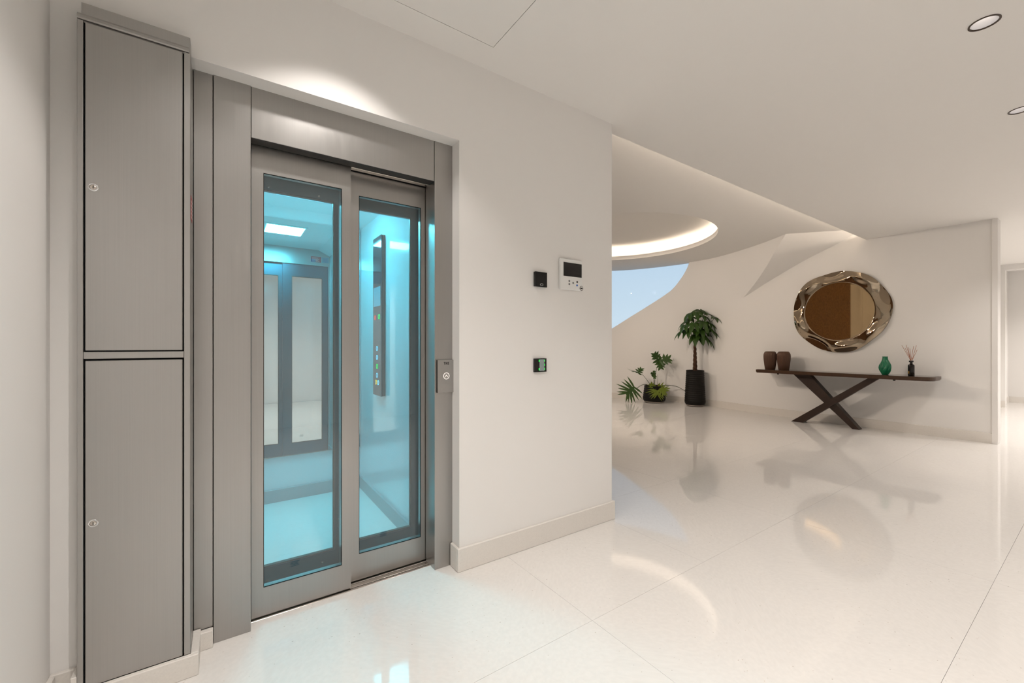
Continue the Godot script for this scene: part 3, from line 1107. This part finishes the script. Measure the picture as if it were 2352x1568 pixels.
func table_things() -> void:
	ribbed_vase("ribbed_vase", "dark brown ribbed vase nearest the table's left end", P(7.15, 0.7655, 3.138))
	ribbed_vase("ribbed_vase", "dark brown ribbed vase right of its twin, under the mirror's left side", P(7.15, 0.7655, 2.942))
	var st := begin()
	var prof := []
	for q in [[0.0, 0.0], [0.030, 0.0], [0.040, 0.012], [0.056, 0.055], [0.061, 0.088], [0.056, 0.125], [0.042, 0.165], [0.031, 0.195], [0.027, 0.225], [0.029, 0.237], [0.025, 0.237], [0.023, 0.215], [0.0, 0.2]]:
		prof.append(Vector2(q[0], q[1]))
	var fine := []
	for k in prof.size() - 1:
		for j in 4:
			fine.append(prof[k].lerp(prof[k + 1], j / 4.0))
	fine.append(prof[-1])
	lathe(st, P(7.15, 0.7655, 1.733), fine, 96, Basis.IDENTITY, func(r, y, a): return r if y > 0.215 or y < 0.003 else r * (1.0 + 0.2 * sin(clampf(y / 0.2, 0, 1) * PI) * (absf(sin(a * 3.0 + 0.9 * sin(y * 38.0 + a))) - 0.5)))
	tag(build(st, "green_vase", M.green), "small emerald green vase with swirling relief right of centre on the console", "vase")
	var d := base("reed_diffuser", "dark bottle reed diffuser with orange reeds at the console's right end", "reed diffuser")
	st = begin()
	var bp := []
	for q in [[0.0, 0.0], [0.030, 0.0], [0.032, 0.004], [0.032, 0.128], [0.028, 0.140], [0.014, 0.148], [0.012, 0.168], [0.022, 0.172], [0.024, 0.186], [0.020, 0.192], [0.0, 0.192]]:
		bp.append(Vector2(q[0], q[1]))
	var at := P(7.15, 0.7655, 1.48)
	lathe(st, at, bp, 40)
	build(st, "bottle", M.bottle, d)
	box("bottle_label", M.gold, d, 7.1165, 7.1185, 0.792, 0.823, 1.492, 1.498)
	var ends := [[0.030, 0.36], [0.062, 0.35], [0.085, 0.385], [-0.022, 0.375], [-0.045, 0.385], [0.008, 0.345], [0.048, 0.39], [-0.052, 0.33]]
	for k in ends.size():
		st = begin()
		var top := at + Vector3(0.02 * sin(k * 2.1), ends[k][1], -ends[k][0])
		tube(st, [at + Vector3(0.004 * sin(k * 1.7), 0.18, -0.004 * cos(k * 2.3)), top], [0.0019, 0.0019], 6)
		build(st, "reed", M.reed, d)


func wall_mirror() -> void:
	var m := base("wall_mirror", "round bronze mirror with a rippled hammered metal rim on the wall above the console", "mirror")
	var c := P(7.385, 1.645, 2.312)
	var st := begin()
	lathe(st, P(7.356, 1.645, 2.312), [Vector2(0.0, 0.0), Vector2(0.4185, 0.0), Vector2(0.4185, -0.02)], 96, Basis(Vector3(0, 0, 1), PI / 2))
	build(st, "mirror_glass", M.bronze_mirror, m)
	# bulges round the rim: angle, radius, width along, width across, height
	var bumps := [[18, 0.525, 0.15, 0.068, -0.036], [58, 0.535, 0.18, 0.066, 0.038], [98, 0.535, 0.16, 0.062, -0.030], [132, 0.535, 0.15, 0.068, 0.040], [166, 0.525, 0.13, 0.066, -0.034], [200, 0.53, 0.15, 0.066, 0.038], [240, 0.53, 0.19, 0.066, -0.036], [282, 0.525, 0.19, 0.068, 0.036], [325, 0.53, 0.17, 0.066, 0.036]]
	var rows := []
	for j in 25:
		var row := []
		for k in 241:
			var a := TAU * (k % 240) / 240.0
			var edge := 0.59 + 0.010 * sin(3.0 * a + 0.6) + 0.007 * sin(5.0 * a + 2.0) + 0.004 * sin(9.0 * a)
			var r := lerpf(0.4195, edge, j / 24.0)
			var q := Vector2(cos(a), sin(a)) * r
			var z := 0.028 - 0.018 * smoothstep(0.47, 0.60, r) + 0.004 * smoothstep(0.4195, 0.43, r)
			for b in bumps:
				var ba := deg_to_rad(b[0])
				var d: Vector2 = q - Vector2(cos(ba), sin(ba)) * b[1]
				var across: float = d.dot(Vector2(cos(ba), sin(ba))) / b[3]
				var by: float = d.dot(Vector2(-sin(ba), cos(ba))) / b[2]
				z += b[4] * exp(-(across * across + by * by) * 1.2)
			row.append(c + Vector3(-maxf(z, 0.004), q.y, q.x))
		rows.append(row)
	st = begin()
	sheet(st, rows, func(_p): return Vector3(-1, 0, 0), 1)
	# back edge
	var edge_rows := [rows[24], rows[24].map(func(p): return Vector3(7.398, p.y, p.z))]
	sheet(st, edge_rows, func(p): return p - c, 2)
	build(st, "rippled_rim", M.bronze_ring, m)


# ------------------------------------------------------------------ plants

func ribbed_pot(parent: Node, at: Vector3, r0: float, r1: float, hgt: float, ribs: int) -> void:
	var prof := [Vector2(0.0, 0.022), Vector2(r0 * 0.84, 0.022), Vector2(r0 * 0.95, 0.045), Vector2(r0, 0.085)]
	for k in ribs:
		for j in 4:
			var t := (k + j / 4.0) / ribs
			var y := lerpf(0.085, hgt, t)
			var r := lerpf(r0, r1, t)
			prof.append(Vector2(r - [0.006, 0.001, 0.0, 0.001][j], y))
	prof.append(Vector2(r1, hgt))
	prof.append(Vector2(r1 - 0.014, hgt))
	prof.append(Vector2(r1 - 0.016, hgt - 0.04))
	var st := begin()
	lathe(st, at, prof, 64)
	build(st, "pot", M.pot, parent)
	st = begin()
	lathe(st, at, [Vector2(0.0, 0.0), Vector2(r0 * 0.74, 0.0), Vector2(r0 * 0.74, 0.012), Vector2(r0 * 0.5, 0.024)], 48)
	build(st, "pot_foot", M.gap, parent)
	st = begin()
	lathe(st, at, [Vector2(r0 * 0.70, 0.012), Vector2(r0 * 0.88, 0.013), Vector2(r0 * 0.90, 0.028), Vector2(r0 * 0.885, 0.028)], 64)
	build(st, "saucer", M.saucer, parent)
	st = begin()
	lathe(st, at, [Vector2(r1 - 0.012, hgt - 0.035), Vector2(r1 * 0.5, hgt - 0.022), Vector2(0.0, hgt - 0.02)], 32)
	build(st, "soil", M.soil, parent)


# one leaflet: a pointed blade folded at its midrib and drooping; from p along d, face towards n
func leaflet(st: SurfaceTool, p: Vector3, d: Vector3, n: Vector3, length: float, width: float, droop: float) -> void:
	var side := d.cross(n).normalized()
	n = side.cross(d).normalized()
	var rows := []
	var steps := 9
	var q := p
	var dd := d.normalized()
	for k in steps + 1:
		var t := float(k) / steps
		var w := width * 0.5 * pow(sin(PI * pow(t, 0.8) * 0.985 + 0.02), 0.9)
		if k == steps:
			w = 0.0006
		rows.append([q - side * w + n * w * 0.22, q - side * w * 0.5 + n * w * 0.05, q, q + side * w * 0.5 + n * w * 0.05, q + side * w + n * w * 0.22])
		q += dd * (length / steps)
		dd = (dd + Vector3.DOWN * droop / steps).normalized()
	sheet(st, rows, func(_p): return n, 1)


func potted_tree() -> void:
	var t := base("potted_money_tree", "tall ribbed black pot with a braided-trunk tree of hand-shaped green leaves", "potted plant")
	var at := P(7.325, 0.0, 4.535)
	ribbed_pot(t, at, 0.186, 0.158, 0.675, 15)
	var st := begin()
	# three stems plaited together
	for s in 3:
		var pts := []
		var rad := []
		for k in 41:
			var f := k / 40.0
			var a := TAU * s / 3.0 + f * TAU * 2.2
			var r := lerpf(0.022, 0.012, f)
			pts.append(at + Vector3(0.016 * f + r * cos(a), 0.63 + 0.53 * f, r * sin(a) - 0.012 * f))
			rad.append(lerpf(0.023, 0.014, f))
		tube(st, pts, rad, 10)
	build(st, "trunk", M.bark, t)
	var rt := Vector3(0.824, 0, 0.566)
	var cm := Vector3(-0.566, 0, 0.824)
	var top := at + Vector3(0.016, 1.15, -0.012)
	# leaf hubs: right, up, towards the viewer (metres), leaflet length, droop
	var hubs := [[-0.24, 0.28, 0.02, 0.25, 1.0], [-0.17, 0.45, -0.06, 0.24, 1.1], [-0.12, 0.60, 0.04, 0.24, 1.2], [0.03, 0.64, 0.06, 0.22, 0.9], [0.13, 0.66, -0.05, 0.22, 0.7],
		[0.24, 0.58, 0.08, 0.24, 0.8], [0.32, 0.52, 0.14, 0.27, 1.0], [0.22, 0.42, 0.13, 0.27, 1.3], [0.18, 0.26, 0.06, 0.24, 1.0], [0.05, 0.44, 0.20, 0.26, 1.2],
		[-0.10, 0.40, 0.19, 0.26, 1.2], [0.02, 0.30, 0.20, 0.27, 1.4], [-0.16, 0.30, 0.12, 0.25, 1.3], [0.18, 0.13, 0.07, 0.30, 1.5], [0.05, 0.20, 0.16, 0.29, 1.7],
		[0.27, 0.27, 0.13, 0.25, 1.2], [-0.05, 0.52, -0.10, 0.24, 0.9], [-0.05, 0.18, 0.14, 0.28, 1.8], [0.12, 0.55, 0.12, 0.24, 1.1], [-0.22, 0.38, 0.08, 0.24, 1.2], [0.08, 0.30, -0.06, 0.24, 1.2], [-0.02, 0.62, 0.10, 0.22, 1.0], [0.14, 0.36, 0.18, 0.26, 1.1]]
	var rng := RandomNumberGenerator.new()
	rng.seed = 77
	for h in hubs:
		var hub: Vector3 = top + rt * h[0] + Vector3.UP * h[1] + cm * h[2]
		st = begin()
		var lift := hub - top
		tube(st, curve([top, top + lift * 0.45 + Vector3.UP * 0.05, hub], 8), [0.006, 0.0055, 0.005, 0.0045, 0.004, 0.004, 0.0035, 0.0035, 0.003], 6)
		var leaf := build(st, "leaf_stalk", M.stem, t)
		st = begin()
		var outw := Vector3(lift.x, 0, lift.z).normalized()
		var n := (Vector3.UP * 0.8 + outw * 0.55).normalized()
		var fwd := (outw - n * outw.dot(n)).normalized()
		var cnt := 5 + (rng.randi() % 2)
		for k in cnt:
			var a := (k - (cnt - 1) / 2.0) * deg_to_rad(56.0 if cnt == 5 else 50.0) + rng.randf_range(-0.12, 0.12)
			var d := fwd.rotated(n, a)
			var len: float = h[3] * (1.0 - 0.16 * absf(a)) * rng.randf_range(0.9, 1.08)
			leaflet(st, hub, (d + Vector3.DOWN * 0.12).normalized(), n, len, len * 0.36, h[4] * rng.randf_range(0.8, 1.2))
		build(st, "leaf", M.leaf, leaf)


# a deeply cut leaf: midrib from p along d, fingers to both sides
func cut_leaf(st: SurfaceTool, p: Vector3, d: Vector3, n: Vector3, length: float, width: float, fingers: int, droop: float) -> void:
	var side := d.cross(n).normalized()
	n = side.cross(d).normalized()
	d = d.normalized()
	var rows := []
	var spine := []
	var q := p
	var dd := d
	for k in 13:
		var t := k / 12.0
		spine.append(q)
		var w := width * 0.12 * sin(PI * (0.15 + 0.80 * t)) + 0.0008
		rows.append([q - side * w + n * w * 0.2, q, q + side * w + n * w * 0.2])
		q += dd * length / 12.0
		dd = (dd + Vector3.DOWN * droop / 12.0).normalized()
	sheet(st, rows, func(_p): return n, 1)
	for k in fingers:
		for s in [-1.0, 1.0]:
			var t := (k + 0.3) / fingers
			var b: Vector3 = spine[int(t * 11.0)]
			var reach := width * 0.62 * (0.55 + 0.75 * sin(PI * (0.22 + 0.68 * t))) * (0.92 + 0.1 * sin(k * 2.3 + s))
			var ang := lerpf(1.85, 0.45, t)
			var fd: Vector3 = (d * cos(ang) + side * s * sin(ang)).normalized()
			var fs: Vector3 = fd.cross(n).normalized()
			var fr := []
			var fw := length / fingers * 0.52
			var fp := b
			var f2 := fd
			for j in 7:
				var u := j / 6.0
				var w := fw * (0.75 + 0.5 * sin(PI * u)) * (1.0 - 0.9 * pow(u, 3.0))
				fr.append([fp - fs * w, fp + n * 0.002, fp + fs * w])
				fp += f2 * reach / 6.0
				f2 = (f2 + Vector3.DOWN * droop * 0.08).normalized()
			sheet(st, fr, func(_p): return n, 2)


func potted_philodendron() -> void:
	var t := base("potted_philodendron", "low wide ribbed black pot with deeply cut split leaves on long arching stems", "potted plant")
	var z := 8.40
	var at := P(7.11, 0.0, 5.29)
	ribbed_pot(t, at, 0.222, 0.188, 0.335, 6)
	var rt := Vector3(0.824, 0, 0.566)
	var cm := Vector3(-0.566, 0, 0.824)
	var k := z / 956.0
	# a picture offset from the pot's rim centre (1501, 886) in the plane of the pot, plus metres towards the viewer
	var w := func(x: float, y: float, near: float) -> Vector3: return at + Vector3(0, 0.315, 0) + rt * (x - 1501.0) * k + Vector3.UP * (886.0 - y) * k + cm * near
	var stems := [
		[[[1497, 888, 0.02], [1478, 880, 0.10], [1463, 883, 0.16], [1452, 890, 0.2]], 0.0065, M.stem],
		[[[1496, 886, 0.02], [1486, 875, 0.05], [1474, 860, 0.05], [1463, 854, 0.05]], 0.005, M.stem],
		[[[1502, 887, 0.0], [1502, 868, 0.02], [1505, 848, 0.03], [1511, 828, 0.04]], 0.0055, M.stem],
		[[[1500, 887, 0.03], [1498, 876, 0.05], [1498, 862, 0.06]], 0.005, M.stem_dry],
		[[[1506, 887, 0.02], [1508, 875, 0.03], [1508, 858, 0.03]], 0.0035, M.stem_dry],
		[[[1504, 887, 0.05], [1522, 882, 0.10], [1545, 884, 0.12], [1560, 891, 0.14], [1575, 898, 0.15]], 0.0065, M.stem]]
	for s in stems:
		var pts := []
		for q in s[0]:
			pts.append(w.call(q[0], q[1], q[2]))
		pts = curve(pts, 16)
		var rad := []
		for j in 17:
			rad.append(lerpf(s[1], s[1] * 0.6, j / 16.0))
		var st := begin()
		tube(st, pts, rad, 8)
		build(st, "stem", s[2], t)
	# leaves: base, tip (pixels, metres near), width, fingers, droop, facing, material
	var leaves := [
		[[1451, 886, 0.12], [1433, 903, 0.08], 0.37, 7, 0.25, cm + Vector3.UP * 0.35 + rt * 0.1, M.leaf],
		[[1463, 854, 0.05], [1445, 846, 0.16], 0.20, 5, 0.5, Vector3.UP + cm * 0.30, M.leaf],
		[[1463, 854, 0.05], [1471, 844, 0.02], 0.12, 4, 0.3, Vector3.UP * 0.6 + cm - rt * 0.3, M.leaf],
		[[1510, 829, 0.04], [1499, 809, 0.06], 0.17, 5, 0.2, cm + Vector3.UP * 0.3, M.leaf],
		[[1511, 828, 0.04], [1533, 819, 0.10], 0.20, 5, 0.4, cm + Vector3.UP * 0.6, M.leaf],
		[[1511, 829, 0.05], [1512, 844, 0.12], 0.16, 4, 0.2, cm + Vector3.UP * 0.4, M.leaf],
		[[1512, 829, 0.04], [1523, 838, 0.08], 0.06, 3, 0.4, cm + Vector3.UP * 0.4, M.leaf],
		[[1498, 861, 0.06], [1490, 852, 0.10], 0.06, 3, 0.3, cm + Vector3.UP * 0.5, M.leaf],
		[[1498, 861, 0.06], [1499, 848, 0.06], 0.06, 3, 0.2, cm + Vector3.UP * 0.2, M.leaf],
		[[1498, 859, 0.07], [1498, 867, 0.12], 0.07, 3, 0.2, cm + Vector3.UP * 0.3, M.leaf],
		[[1501, 886, 0.17], [1499, 902, 0.235], 0.30, 8, 0.3, cm + Vector3.UP * 0.45, M.leaf_young],
		[[1504, 887, 0.17], [1519, 894, 0.24], 0.22, 6, 0.3, cm + Vector3.UP * 0.5, M.leaf_young],
		[[1497, 889, 0.14], [1488, 877, 0.14], 0.10, 4, 0.2, cm + Vector3.UP * 0.4, M.leaf_young],
		[[1506, 887, 0.12], [1508, 878, 0.12], 0.04, 3, 0.2, cm, M.leaf_dry],
		[[1575, 899, 0.15], [1567, 911, 0.19], 0.06, 3, 0.4, cm + Vector3.UP * 0.2, M.leaf_dry],
		[[1575, 898, 0.15], [1571, 890, 0.17], 0.04, 3, 0.1, cm, M.leaf_dry],
		[[1575, 899, 0.15], [1573, 916, 0.18], 0.05, 3, 0.2, cm, M.leaf_dry]]
	for l in leaves:
		var b: Vector3 = w.call(l[0][0], l[0][1], l[0][2])
		var e: Vector3 = w.call(l[1][0], l[1][1], l[1][2])
		var st := begin()
		cut_leaf(st, b, e - b, l[5], b.distance_to(e), l[2], l[3], l[4])
		build(st, "leaf", l[6], t)
